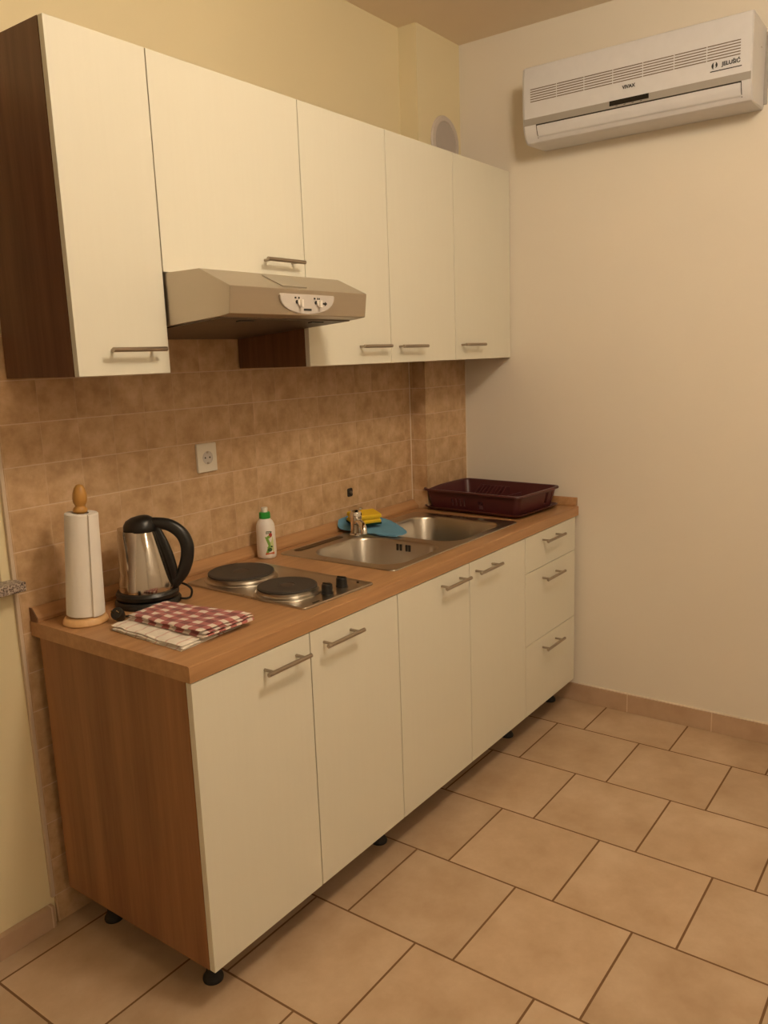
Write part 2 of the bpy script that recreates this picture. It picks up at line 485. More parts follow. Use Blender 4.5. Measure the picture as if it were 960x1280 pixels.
wall_cabinet(U[1], U[2], ZH, [(U[1], U[2], -1.465, 1.851)], 'shorter cream-fronted wall cabinet directly above the steel cooker hood')
wc = wall_cabinet(U[2], U[4], ZB, [(U[2], U[3], -1.030, 1.602), (U[3], U[4], -.800, 1.600)], 'double-door cream wall cabinet hung above the sink, right of the cooker hood')
wall_cabinet(U[4], U[5], ZB, [(U[4], U[5], -.364, 1.602)], 'single-door cream wall cabinet against the right wall, above the dish rack', yb=PY0-.002)
b = BM(); box(b, -.70, -.655, -.262, -.235, ZT, ZT+.018, .004); obj('hanging_bracket', b, 'edge', wc)

# ------------------------------------------------------------------ cooker hood
hx0, hx1 = -1.891, -1.352
h = thing('cooker_hood', 'stainless steel slimline cooker hood under the short wall cabinet', 'cooker hood', ((hx0+hx1)/2, .005, 1.64))
b = BM()
prof = [(.006, 1.795), (-.437, 1.7945), (-.542, 1.746), (-.534, 1.681), (-.50, 1.676), (.006, 1.640)]
prism(b, prof, 'x', hx0, hx1, .0022, 2); obj('shell', b, 'steel_hood', h)
def hz(y): return 1.676+(y+.50)*(1.640-1.676)/.506
b = BM()
prism(b, [(-.485, hz(-.485)+.004), (-.02, hz(-.02)+.004), (-.02, hz(-.02)-.003), (-.485, hz(-.485)-.003)], 'x', hx0+.012, hx1-.012, .001)
f = obj('grease_filter', b, 'steel_dark', h)
for k in range(2):
    xa = hx0+.13+k*.28
    b = BM(); prism(b, [(-.462, hz(-.462)-.002), (-.445, hz(-.445)-.002), (-.445, hz(-.445)-.006), (-.462, hz(-.462)-.006)], 'x', xa-.025, xa+.025, .001)
    obj('filter_latch', b, 'black', f)
# raised cover strip on the slanted top
b = BM()
sl = lambda y: 1.7945+(y+.437)*(1.746-1.7945)/(-.105)
prism(b, [(-.452, sl(-.452)), (-.527, sl(-.527)), (-.527, sl(-.527)+.0022), (-.452, sl(-.452)+.0022)], 'x', -1.69, -1.595, .0008)
obj('duct_cover', b, 'steel', h)
# half-moon control panel on the front lip
def lip_y(z): return -.542+(1.746-z)/(.065)*.008
xm, zm, pw, ph = -1.612, 1.7305, .108, .047
poly = [(xm-pw, zm), (xm-pw+.004, zm+.004), (xm+pw-.004, zm+.004), (xm+pw, zm)]
for k in range(1, 16):
    a = PI*k/16; poly.append((xm+pw*math.cos(a)*1.0, zm-ph*math.sin(a)**.85))
b = BM(); t = BM()
loft(t, [[(x, lip_y(z)+.002, z) for x, z in poly], [(x, lip_y(z)-.004, z) for x, z in poly], [(xm+(x-xm)*.97, lip_y(z)-.0055, zm-.015+(z-zm+.015)*.95) for x, z in poly]])
merge(b, t); cp = obj('control_panel', b, 'panel_grey', h)
for kx in (-.036, .040):
    b = BM(); zk = zm-.017; y = lip_y(zk)-.0055
    tube(b, [(xm+kx, y, zk), (xm+kx, y-.004, zk)], .0085, 18); box(b, xm+kx-.002, xm+kx+.006, y-.011, y-.003, zk-.012, zk+.007, .0012)
    obj('switch', b, 'white_plastic', cp)
    b = BM(); tube(b, [(xm+kx-.010, y, zk+.001), (xm+kx-.010, y-.0015, zk+.001)], .0048, 14); obj('switch_mark', b, 'print', cp)
y = lip_y(zm-.034)-.0052; b = BM(); box(b, xm-.017, xm+.013, y-.001, y+.001, zm-.0375, zm-.0325); obj('panel_emblem', b, 'print', cp)
y = lip_y(zm-.018)-.0058; b = BM(); prism(b, [(xm+.055, zm-.0205), (xm+.068, zm-.0205), (xm+.068, zm-.0235), (xm+.076, zm-.018), (xm+.068, zm-.0125), (xm+.068, zm-.0155), (xm+.055, zm-.0155)], 'y', y-.001, y+.001); obj('arrow_marking', b, 'print', cp)
y = lip_y(zm-.003)-.0058
for dx, ww in ((-.055, .005), (-.042, .005), (.021, .005), (.034, .003), (.041, .003)):
    b = BM(); box(b, xm+dx, xm+dx+ww, y-.001, y+.001, zm-.008, zm-.0035); obj('panel_marking', b, 'print', cp)

# ------------------------------------------------------------------ base cabinets
DB = -.629; ZD = .1146; ZC = .8995; TC = .0399; DC = -.6315
B = [-2.1787, -1.7735, -1.3704, -.9388, -.5103, -.0292]
ZU = ZC-TC
def foot(t, x, y):
    b = BM(); lathe(b, [(.026, 0), (.027, .004), (.026, .010), (.017, .022), (.016, .055), (.020, .075), (.030, .090), (.030, .1135)], (x, y, 0), 24)
    obj('foot', b, 'black_matt', t)
def base_cabinet(x0, x1, label, feet, yb=.004):
    t = thing('base_cabinet', label, 'kitchen cabinet', ((x0+x1)/2, (DB+yb)/2, 0), 'base cabinets')
    b = BM(); T = .018; y0 = DB+.0195; g = .0006
    box(b, x0+g, x0+T, y0, yb-.03, ZD, ZU-.001, .0008, 1); box(b, x1-T, x1-g, y0, yb-.03, ZD, ZU-.001, .0008, 1)
    box(b, x0+T, x1-T, y0, yb-.03, ZD, ZD+T); box(b, x0+T, x1-T, yb-.04, yb-.035, ZD+T, ZU-.001)
    box(b, x0+T, x1-T, y0, y0+.02, ZU-.09, ZU-.002)
    obj('carcass', b, 'walnut', t)
    cut(t.children[0], [(-1.30, -.46, -.55, -.10, ZC-.17, ZC+.05)]) if x1 > -1 else None
    for fx in feet:
        for fy in (-.528, -.110): foot(t, fx, fy)
    return t
ZDT = ZU-.003
t = base_cabinet(B[0], B[2], 'double-door cream base cabinet with exposed wood side, under the hob', (-2.102, -1.378))
front_door(t, B[0], B[1], DB, ZD, ZDT, -1.887, .812); front_door(t, B[1], B[2], DB, ZD, ZDT, -1.660, .814)
t = base_cabinet(B[2], B[4], 'double-door cream base cabinet under the double sink', (-.482,))
front_door(t, B[2], B[3], DB, ZD, ZDT, -1.062, .819); front_door(t, B[3], B[4], DB, ZD, ZDT, -.836, .818)
t = base_cabinet(B[4], B[5], 'cream base cabinet with three stacked drawers, beside the right wall', (-.066,), yb=PY0-.001)
Z1, Z2 = .711, .412
for z0, z1, hz_ in ((Z1+.0012, ZDT, .820), (Z2+.0012, Z1-.0012, .662), (ZD, Z2-.0012, .366)):
    front_door(t, B[4], B[5], DB, z0, z1, -.292, hz_, name='drawer', hl=.17)

# ------------------------------------------------------------------ worktop
b = BM(); cx0 = -2.181
prism(b, [(DC, ZU), (DC+.0, ZC-.004), (DC+.0015, ZC-.0015), (DC+.005, ZC), (TY-.001, ZC), (TY-.001, ZU)], 'x', cx0, -.0015)
wt = solo('worktop', b, 'counter', 'long wood-effect worktop running over the base cabinets to the right wall', 'worktop')
SX0, SX1, SY0, SY1 = -1.292, -.432, -.563, -.063
cut(wt, [(PX0-.004, .05, PY0-.002, .05, .7, 1.0), (SX0+.02, SX1-.02, SY0+.015, SY1-.02, .7, 1.0)])
# upstands: wedge-shaped strips along the walls
def upstand(name, x0, x1, yf, yb, label):
    b = BM()
    prism(b, [(yb, ZC+.0005), (yf, ZC+.0005), (yf, ZC+.010), (yf+.004, ZC+.016), (yb-.009, ZC+.034), (yb-.004, ZC+.037), (yb, ZC+.037)], 'x', x0, x1, .0008, 1)
    return b
b = upstand('', -2.176, PX0-.002, -.022, TY-.0005, '')
u = solo('upstand', b, 'counter', 'long wooden upstand strip along the tiled back wall, behind the hob and sink', 'upstand', 'worktop upstands')
b = BM(); prism(b, [(-.0225, ZC+.0004), (TY-.0004, ZC+.0004), (TY-.0004, ZC+.0375), (-.0005, ZC+.0375), (-.0225, ZC+.013)], 'x', -2.1785, -2.1755)
obj('end_cap', b, 'walnut_shaded', u)
b = BM()
xf, xb = -.022, -.0012
prism(b, [(xb, ZC+.0005), (xf, ZC+.0005), (xf, ZC+.010), (xf+.004, ZC+.016), (xb-.009, ZC+.034), (xb-.004, ZC+.037), (xb, ZC+.037)], 'y', -.626, PY0-.036, .0008, 1)
solo('upstand', b, 'counter', 'short wooden upstand strip against the right wall, beside the dish rack', 'upstand', 'worktop upstands')
# ------------------------------------------------------------------ electric hob
hob = thing('electric_hob', 'two-plate stainless steel electric hob set in the worktop', 'hob', (-1.575, -.34, ZC))
R = Matrix.Translation((-1.578, -.338, 0)) @ Matrix.Rotation(math.radians(-2), 4, 'Z')
W2, D2 = .151, .250
b = BM()
L = lambda r, z, i: [R @ Vector((x, y, z)) for x, y in rrect(-W2+i, W2-i, -D2+i, D2-i, r, 5)]
loft(b, [L(.012, ZC+.0003, 0), L(.012, ZC+.0045, 0), L(.011, ZC+.0062, .0015), L(.010, ZC+.0064, .010), L(.010, ZC+.0050, .013)])
obj('hob_panel', b, 'steel', hob)
ZP = ZC+.005
def plate(cx, cy, r):
    c = R @ Vector((cx, cy, 0)); c.z = 0
    b = BM(); lathe(b, [(r+.013, ZP), (r+.012, ZP+.003), (r+.005, ZP+.006), (r+.003, ZP+.010), (r+.0035, ZP+.012), (r+.003, ZP+.016), (r-.010, ZP+.017)], c, 56)
    p = obj('hotplate', b, 'steel', hob)
    b = BM(); lathe(b, [(r-.002, ZP+.010), (r+.001, ZP+.013), (r+.001, ZP+.021), (r-.003, ZP+.0235), (r*.985-.004, ZP+.0235), (r*.6, ZP+.0228), (r*.26, ZP+.0228), (r*.25, ZP+.0215)], c, 56)
    obj('cooking_plate', b, 'iron', p)
    b = BM(); lathe(b, [(r*.24, ZP+.0205), (r*.23, ZP+.0222), (.001, ZP+.0222)], c, 32); obj('plate_centre', b, 'iron_centre', p)
    return c
plate(-.018, .146, .101); plate(-.056, -.093, .086)
for kx, ky in ((-.006, -.203), (.070, -.192)):
    c = R @ Vector((kx, ky, 0)); b = BM()
    lathe(b, [(.0175, ZP), (.0175, ZP+.003), (.0165, ZP+.006), (.0155, ZP+.026), (.013, ZP+.0285)], (c.x, c.y, 0), 28)
    box(b, c.x-.0035, c.x+.0035, c.y-.015, c.y+.015, ZP+.022, ZP+.031, .002)
    obj('knob', b, 'black', hob)
c = R @ Vector((.128, -.205, 0)); b = BM(); lathe(b, [(.004, ZP), (.004, ZP+.002), (.002, ZP+.003)], (c.x, c.y, 0), 14); obj('indicator_light', b, 'gap', hob)
c = R @ Vector((-.085, -.232, 0)); b = BM(); box(b, c.x-.014, c.x+.014, c.y-.003, c.y+.003, ZP-.0005, ZP+.0006); obj('emblem', b, 'print', hob)

# ------------------------------------------------------------------ sink
sk = thing('sink', 'stainless steel inset double-bowl sink set in the worktop', 'sink', ((SX0+SX1)/2, (SY0+SY1)/2, ZC))
BOWLS = [(-1.245, -.915, -.528, -.150, .085), (-.868, -.478, -.528, -.128, .085)]
b = BM()
ZS = ZC+.0035
def ring(bm, pts, z): return [bm.verts.new((x, y, z)) for x, y in pts]
def edges(bm, vs): return [bm.edges.new((vs[i], vs[(i+1) % len(vs)])) for i in range(len(vs))]
o1 = ring(b, rrect(SX0+.004, SX1-.004, SY0+.004, SY1-.004, .022, 5), ZS)
es = edges(b, o1); holes = []
for (x0, x1, y0, y1, r) in BOWLS:
    v = ring(b, rrect(x0, x1, y0, y1, r, 9), ZS-.0012); es += edges(b, v); holes.append(v)
bmesh.ops.triangle_fill(b, edges=es, use_beauty=True, use_dissolve=False)
for f_ in list(b.faces):                                          # safety: no faces over the bowls
    cc = f_.calc_center_median()
    for (x0, x1, y0, y1, r) in BOWLS:
        if x0+.02 < cc.x < x1-.02 and y0+.02 < cc.y < y1-.02 and all(abs(v.co.z-(ZS-.0012)) < 1e-6 for v in f_.verts):
            b.faces.remove(f_); break
# outer lip
prev = o1
for (ins, z, r) in ((.0015, ZS-.0003, .0245), (0, ZS-.0018, .026), (0, ZC+.0003, .026)):
    nx = ring(b, rrect(SX0+ins, SX1-ins, SY0+ins, SY1-ins, r, 5), z)
    for i in range(len(nx)): j = (i+1) % len(nx); b.faces.new((prev[i], nx[i], nx[j], prev[j]))
    prev = nx
rim = obj('rim', b, 'steel', sk, smooth=50)
for (x0, x1, y0, y1, r) in BOWLS:
    b = BM(); loops = []
    for ins, z, rr in ((0, ZS-.0012, r), (.003, ZS-.004, r), (.006, ZS-.012, r), (.016, ZC-.120, r*.95), (.022, ZC-.138, r*.9), (.034, ZC-.149, r*.8), (.055, ZC-.154, r*.6)):
        loops.append([(x, y, z) for x, y in rrect(x0+ins, x1-ins, y0+ins, y1-ins, rr, 9)])
    loft(b, loops, False, True)
    for f_ in b.faces: f_.normal_flip()
    bw = obj('bowl', b, 'steel', sk, smooth=60, recalc=False)
    b = BM(); cx, cy = (x0+x1)/2, (y0+y1)/2
    lathe(b, [(.044, ZC-.154), (.043, ZC-.1525), (.034, ZC-.1535), (.030, ZC-.158), (.001, ZC-.158)], (cx, cy, 0), 32); obj('drain', b, 'chrome', bw)
    if x0 < -1:
        for yy in (-.316, -.331, -.356, -.369):
            xw = x1-.0095
            b = BM(); box(b, xw-.001, xw+.002, yy-.0042, yy+.0042, ZC-.036, ZC-.012, .0006, 1)
            obj('overflow_slot', b, 'gap', bw)
# pressed groove along the back of the rim
b = BM(); loft(b, [[(x, y, ZS+.0001) for x, y in rrect(-1.235, -.975, -.112, -.078, .016, 5)], [(x, y, ZS+.0014) for x, y in rrect(-1.232, -.978, -.109, -.081, .014, 5)]]); obj('ledge', b, 'steel_dark', rim)

# tap
tx, ty = -.925, -.128
tp = thing('tap', 'short chrome mixer tap standing between the two sink bowls', 'tap', (tx, ty, ZS))
b = BM(); lathe(b, [(.027, ZS+.0003), (.027, ZS+.005), (.0225, ZS+.009), (.0215, ZS+.060), (.023, ZS+.068), (.023, ZS+.082), (.020, ZS+.090), (.008, ZS+.094)], (tx, ty, 0), 32); obj('body', b, 'chrome', tp)
dv = Vector((-.62, -.78, 0)).normalized()
b = BM(); p0 = Vector((tx, ty, ZS+.045))
tube(b, catmull([p0, p0+dv*.04+Vector((0, 0, .012)), p0+dv*.085+Vector((0, 0, .014)), p0+dv*.115+Vector((0, 0, .002)), p0+dv*.122+Vector((0, 0, -.018))], 5), .0125, 18); obj('spout', b, 'chrome', tp)
b = BM(); p0 = Vector((tx, ty, ZS+.090))
tube(b, [p0-dv*.018, p0-dv*.010+Vector((0, 0, .010)), p0+dv*.035+Vector((0, 0, .020)), p0+dv*.072+Vector((0, 0, .024)), p0+dv*.078+Vector((0, 0, .024))], [.012, .017, .0125, .009, .005], 16, squash=(1, .7)); obj('lever', b, 'chrome', tp)

# ------------------------------------------------------------------ blue cloth, sponge
def sheet(name, quads, th, mat, label, cat, n=14, amp=.002, seed=0, loc=None):
    """a cloth: a bilinear/curved patch given as rows of control points, thickened"""
    b = BM(); rows = len(quads)
    curves = [catmull(r, 6) for r in quads]
    m = len(curves[0]); cols = [catmull([c[i] for c in curves], 6) for i in range(m)]
    k = len(cols[0]); top = []; bot = []
    for i in range(m):
        tr, br = [], []
        for j in range(k):
            p = cols[i][j].copy(); p.z += amp*noise.noise(Vector((p.x*40+seed, p.y*40, 0)))
            tr.append(b.verts.new(p+Vector((0, 0, th/2)))); br.append(b.verts.new(p-Vector((0, 0, th/2))))
        top.append(tr); bot.append(br)
    for i in range(m-1):
        for j in range(k-1):
            b.faces.new((top[i][j], top[i+1][j], top[i+1][j+1], top[i][j+1])); b.faces.new((bot[i][j], bot[i][j+1], bot[i+1][j+1], bot[i+1][j]))
    def side(A, Bv):
        for a0, a1, b0, b1 in zip(A, A[1:], Bv, Bv[1:]): b.faces.new((a0, a1, b1, b0))
    side(top[0], bot[0]); side(top[-1], bot[-1]); side([r[0] for r in top], [r[0] for r in bot]); side([r[-1] for r in top], [r[-1] for r in bot])
    return solo(name, b, mat, label, cat, loc=loc)
ZK = ZS+.004
sheet('cleaning_cloth', [
    [(-.876, -.001, .940), (-.820, .003, .943), (-.755, .003, .943)],
    [(-.915, -.036, .919), (-.820, -.036, .920), (-.690, -.030, .920)],
    [(-.891, -.10, ZK), (-.80, -.10, ZK), (-.66, -.075, ZK+.004)],
    [(-.891, -.175, ZK), (-.83, -.18, ZK), (-.70, -.150, ZK)],
    [(-.903, -.235, ZK), (-.87, -.25, ZK), (-.792, -.262, ZK)],
    [(-.893, -.290, ZK), (-.86, -.292, ZK), (-.823, -.290, ZK)]], .004, 'blue', 'blue cleaning cloth spread on the sink rim behind the tap', 'cleaning cloth', amp=.0025, loc=(-.85, -.13, ZS))
sp = thing('sponge', 'yellow kitchen sponge with dark green pad lying on the blue cloth', 'sponge', (-.80, -.09, ZK+.003))
RS = Matrix.Translation((-.818, -.082, ZK+.0150)) @ Matrix.Rotation(math.radians(-28), 4, 'Z') @ Matrix.Rotation(math.radians(7), 4, 'X')
b = BM(); t = BM(); box(t, -.059, .059, -.040, .040, .004, .012, .002); merge(b, t, RS); obj('scouring_pad', b, 'green_pad', sp)
b = BM(); t = BM()
lp = lambda i, z, r: [(x, y, z) for x, y in rrect(-.059+i, .059-i, -.040+i, .040-i, r, 4)]
loft(t, [lp(.001, .0122, .006), lp(0, .015, .007), lp(0, .020, .007), lp(.004, .024, .006), lp(.004, .028, .006), lp(0, .032, .007), lp(0, .042, .007), lp(.003, .046, .006)]); merge(b, t, RS)
obj('foam', b, 'yellow', sp)

# ------------------------------------------------------------------ dish rack
rk = thing('dish_rack', 'burgundy plastic dish rack on its tray at the right end of the worktop', 'dish rack', (-.213, -.315, ZC))
RX0, RX1, RY0, RY1 = -.213-.163, -.213+.163, -.315-.238, -.315+.238
zt0 = ZS+.001
b = BM()
LR = lambda o, z, r: [(x, y, z) for x, y in rrect(RX0-o, RX1+o, RY0-o, RY1+o, max(r, .004), 6)]
loft(b, [LR(-.016, zt0, .03), LR(-.004, zt0+.002, .034), LR(.008, zt0+.012, .036), LR(.010, zt0+.014, .037), LR(.007, zt0+.015, .036), LR(-.006, zt0+.006, .033), LR(-.02, zt0+.0045, .03)])
obj('drip_tray', b, 'purple', rk)
zr0 = zt0+.007; zr1 = .995
b = BM()
loft(b, [LR(-.020, zr0, .026), LR(-.016, zr0+.003, .027), LR(-.001, zr1-.014, .028), LR(0, zr1-.010, .028), LR(.010, zr1-.009, .032), LR(.012, zr1-.006, .033), LR(.010, zr1, .032), LR(.002, zr1, .029), LR(-.004, zr1-.006, .027), LR(-.020, zr0+.007, .025), LR(-.024, zr0+.005, .024)])
rb = obj('basket', b, 'purple', rk)
cutl = []
for k in range(4):
    yy = -.355+k*.017
    cutl.append((RX0-.03, RX0+.03, yy-.0045-.06, yy+.0045-.06, zr0+.022, zr0+.048) if False else (RX0-.03, RX0+.03, -.225-.020*k, -.225-.020*k+.008, zr0+.018, zr0+.050))
cutl.append((RX0-.03, RX0+.03, -.375, -.352, zr0+.014, zr0+.046))
cutl.append((-.150, -.128, RY0-.03, RY0+.03, zr0+.018, zr0+.066)); cutl.append((-.10, -.092, RY0-.03, RY0+.03, zr0+.018, zr0+.066))
cut(rb, cutl)
# plate-holder fins and a divider inside the basket
for k in range(8):
    yy = -.215-.019*k
    b = BM(); prism(b, [(-.255, zr0+.006), (-.105, zr0+.006), (-.112, zr0+.072), (-.135, zr0+.078), (-.19, zr0+.045), (-.248, zr0+.030)], 'y', yy-.0018, yy+.0018, .0008, 1)
    obj('plate_divider', b, 'purple', rk)
b = BM(); box(b, -.245, -.105, -.405, -.401, zr0+.006, zr0+.052, .001)
obj('partition', b, 'purple', rk)
rk.rotation_euler.z = math.radians(-4)

# ------------------------------------------------------------------ kettle
kx, ky = -1.902, -.136
kt = thing('kettle', 'polished steel electric kettle with black handle on its black base', 'kettle', (kx, ky, ZC))
b = BM(); z0 = ZC+.0005
lathe(b, [(.089, z0), (.092, z0+.003), (.0915, z0+.012), (.087, z0+.018), (.070, z0+.022)], (kx, ky, 0), 48); pb = obj('power_base', b, 'black', kt)
b = BM(); lathe(b, [(.078, z0+.022), (.0865, z0+.024), (.0875, z0+.034), (.083, z0+.041), (.078, z0+.042)], (kx, ky, 0), 48); obj('base_ring', b, 'black', kt)
LD = Vector((-.594, .804, 0))              # spout side (to the left of the picture)
b = BM(); loops = []; zb = z0+.041
for s in range(19):
    u = s/18; z = zb+u*.170
    r = .0785-.006*u-.0335*u**1.7
    if s == 0: r = .0770
    sp_ = max(0, (u-.30)/.70)
    L_ = []
    for k in range(48):
        a = 2*PI*k/48; d = Vector((math.cos(a), math.sin(a), 0)); c = d.dot(LD)
        ext = (.030*sp_**1.1)*max(0, c)**2.6 if c > 0 else 0
        p = Vector((kx, ky, z+.008*max(0, sp_-.75)*4*max(0, c)**5))+d*(r+ext); L_.append(p)
    loops.append(L_)
loft(b, loops); obj('body', b, 'kettle_steel', kt, smooth=60)
zl = zb+.170
b = BM(); loops = []
for rr, z, sh in ((.0405, zl-.002, 0), (.043, zl+.003, 0), (.042, zl+.014, 0), (.036, zl+.027, .0), (.026, zl+.036, -.003), (.014, zl+.041, -.006), (.004, zl+.043, -.006)):
    loops.append([Vector((kx, ky, z))+LD*sh+Vector((math.cos(2*PI*k/36), math.sin(2*PI*k/36), 0))*rr+LD*(.010*max(0, (Vector((math.cos(2*PI*k/36), math.sin(2*PI*k/36), 0)).dot(LD)))**3*(rr/.043)) for k in range(36)])
loft(b, loops); obj('lid', b, 'black', kt, smooth=60)
RD = -LD
def kp(d, z): return Vector((kx, ky, z))+RD*d
b = BM()
pts = catmull([kp(.010, zl+.020), kp(.042, zl+.019), kp(.078, zl+.011), kp(.108, zl-.012), kp(.122, zl-.045), kp(.120, zl-.082), kp(.106, zl-.122), kp(.086, zl-.148), kp(.076, zl-.163)], 6)
n_ = len(pts); rad = [.0135+.0045*math.sin(PI*i/(n_-1))**1 for i in range(n_)]
tube(b, pts, rad, 18, squash=(.92, 1.05))
hd = obj('handle', b, 'black', kt, smooth=60)
b = BM(); pts = []
for s in range(15):
    u = s/14; z = zb+.004+u*.176; u2 = min(1, (z-zb)/.170); r = .0785-.006*u2-.0335*u2**1.7
    pts.append(kp(r+.002, z))
tube(b, pts, [.015+.009*math.sin(PI*i/14) for i in range(15)], 14, squash=(.95, .55)); obj('handle_spine', b, 'black', hd, smooth=60)
b = BM(); r0 = .078
tube(b, catmull([kp(.088, ZC+.010), kp(.108, ZC+.008), kp(.125, ZC+.012)+Vector((.004, .01, 0)), kp(.128, ZC+.035)+Vector((.004, .012, 0)), kp(.112, ZC+.050)+Vector((0, .03, 0)), kp(.088, ZC+.030)+Vector((0, .05, 0)), kp(.05, ZC+.006)+Vector((.03, .070, 0))], 6), .0032, 10)
obj('cord_loop', b, 'black', pb); b = BM()
tube(b, catmull([(-1.975, -.190, ZC+.006), (-2.003, -.206, ZC+.004), (-2.030, -.214, ZC+.008), (-2.052, -.212, ZC+.012)], 6), .0034, 10)
obj('cord', b, 'black', pb)
b = BM(); pc = Vector((-2.058, -.213, ZC+.0195))
RPL = Matrix.Translation(pc) @ Matrix.Rotation(math.radians(206), 4, 'Z') @ Matrix.Rotation(math.radians(-38), 4, 'Y')
t = BM(); tube(t, [(-.026, 0, 0), (-.020, 0, 0), (-.004, 0, 0), (.010, 0, 0), (.014, 0, 0)], [.006, .010, .016, .0175, .016], 18); merge(b, t, RPL)
pl = obj('plug', b, 'black', pb)
for s in (-1, 1):
    b = BM(); t = BM(); tube(t, [(.013, s*.0085, 0), (.030, s*.0085, 0), (.032, s*.0085, 0)], [.0023, .0023, .0012], 10); merge(b, t, RPL)
    obj('pin', b, 'brass', pl)

# ------------------------------------------------------------------ paper towel holder and roll
px, py = -2.104, -.132
TILT = Matrix.Translation((px, py, ZC+.02)) @ Matrix.Rotation(math.radians(3.3), 4, Vector((.804, .594, 0))) @ Matrix.Translation((-px, -py, -ZC-.02))
ph_ = thing('paper_towel_holder', 'pale wooden paper towel holder with turned knob at the left end of the worktop', 'paper towel holder', (px, py, ZC))
b = BM(); lathe(b, [(.056, ZC+.0005), (.058, ZC+.004), (.057, ZC+.010), (.053, ZC+.017), (.047, ZC+.020), (.012, ZC+.020)], (px, py, 0), 44); obj('base', b, 'pine', ph_)
b = BM(); lathe(b, [(.010, ZC+.018), (.010, ZC+.300)], (px, py, 0), 18); bmesh.ops.transform(b, matrix=TILT, verts=b.verts); obj('rod', b, 'pine', ph_)
zf = ZC+.297
b = BM(); lathe(b, [(.008, zf-.003), (.0165, zf), (.0185, zf+.006), (.0165, zf+.0125), (.0125, zf+.016), (.0130, zf+.019), (.0170, zf+.026), (.0185, zf+.036), (.0175, zf+.050), (.0135, zf+.064), (.008, zf+.072), (.002, zf+.074)], (px, py, 0), 28); bmesh.ops.transform(b, matrix=TILT, verts=b.verts); obj('knob', b, 'oak', ph_, smooth=60)
b = BM(); z0r, z1r = ZC+.0240, ZC+.296; rr = .0455
lp2 = []
seg = 72; a0 = math.radians(-99)     # loose sheet edge faces the camera's right
def rad_(k): return rr+.0030*(k/seg)
def Lr(z, dr):
    out = []
    for k in range(seg+1):
        a = a0+2*PI*k/seg; r = (rr-.001+.0080*(1-k/seg)+dr)*(1-.145*(z-z0r)/(z1r-z0r))
        out.append((px+r*math.cos(a), py+r*math.sin(a), z))
    for k in range(6): pass
    return out
inner = lambda z: [(px+.021*math.cos(a0+2*PI*k/seg), py+.021*math.sin(a0+2*PI*k/seg), z) for k in range(seg+1)]
loft(b, [inner(z1r), Lr(z1r, -.002), Lr(z1r-.002, 0), Lr(z0r+.002, 0), Lr(z0r, -.002), inner(z0r), inner(z1r)], False, False)
bmesh.ops.transform(b, matrix=TILT, verts=b.verts)
solo('paper_towel_roll', b, 'paper', 'white paper towel roll upright on the wooden holder', 'paper towel roll', loc=(px, py, z0r), smooth=30)

# ------------------------------------------------------------------ washing-up bottle
bx, by = -1.341, -.060
bt = thing('washing_up_bottle', 'white washing-up bottle with green cap between the hob and the sink', 'bottle', (bx, by, ZC))
bprof = [(.029, ZC+.0005), (.032, ZC+.003), (.0335, ZC+.012), (.0335, ZC+.045), (.0320, ZC+.075), (.0325, ZC+.100), (.0310, ZC+.116), (.0255, ZC+.128), (.0190, ZC+.135), (.0180, ZC+.139)]
b = BM(); lathe(b, bprof, (bx, by, 0), 36); bb = obj('body', b, 'bottle', bt, smooth=60)
b = BM(); lathe(b, [(.0185, ZC+.1375), (.0195, ZC+.139), (.0190, ZC+.156), (.0175, ZC+.159), (.008, ZC+.160)], (bx, by, 0), 30); obj('cap', b, 'green_cap', bt)
b = BM(); lathe(b, [(.0105, ZC+.160), (.0105, ZC+.167), (.0115, ZC+.168), (.0110, ZC+.175), (.006, ZC+.176)], (bx, by, 0), 24); obj('nozzle', b, 'white_plastic', bt)
def brad(z):
    for (r0, z0), (r1, z1) in zip(bprof, bprof[1:]):
        if z0 <= z <= z1: return r0+(r1-r0)*(z-z0)/(z1-z0)
    return bprof[0][0]
ac = math.atan2(-1.9, -1.9)                # towards the camera
def patch(poly, lift):
    """a label shape (angle offset in mm along the surface, height in mm) wrapped on the bottle as a thin skin"""
    b = BM()
    pts = []
    n = len(poly); cxx = sum(p[0] for p in poly)/n; cz = sum(p[1] for p in poly)/n
    def W(p, e):
        z = ZC+p[1]/1000; r = brad(z)+e; a = ac+(p[0]/1000)/.0335
        return (bx+r*math.cos(a), by+r*math.sin(a), z)
    rings = []
    for s in (1, .66, .33):
        rings.append([(cxx+(x-cxx)*s, cz+(z-cz)*s) for x, z in poly])
    fr = [[b.verts.new(W(p, lift)) for p in r] for r in rings]; c_ = b.verts.new(W((cxx, cz), lift))
    bk = [b.verts.new(W(p, 0)) for p in poly]
    for A, Bv in zip(fr, fr[1:]):
        for i in range(n): j = (i+1) % n; b.faces.new((A[i], A[j], Bv[j], Bv[i]))
    for i in range(n):
        j = (i+1) % n; b.faces.new((fr[-1][i], fr[-1][j], c_)); b.faces.new((bk[i], bk[j], fr[0][j], fr[0][i]))
    return b
def ell(cx, cz, rx, rz, n=16, a=0): return [(cx+rx*math.cos(2*PI*k/n)*math.cos(a)-rz*math.sin(2*PI*k/n)*math.sin(a), cz+rx*math.cos(2*PI*k/n)*math.sin(a)+rz*math.sin(2*PI*k/n)*math.cos(a)) for k in range(n)]
def left_edge(z):                          # concave left outline of the printed picture
    return 2+8*math.sin(PI*(z-18)/(78-18))**.9*1.0-8*(1 if z > 999 else 0)
zz = [18+60*k/14 for k in range(15)]
poly = [(-4+11*max(0, math.sin(PI*(z-18)/60))**.8, z) for z in zz]+[(27, z) for z in reversed(zz)]
obj('label', patch(poly, .0004), 'lab_pale', bb)
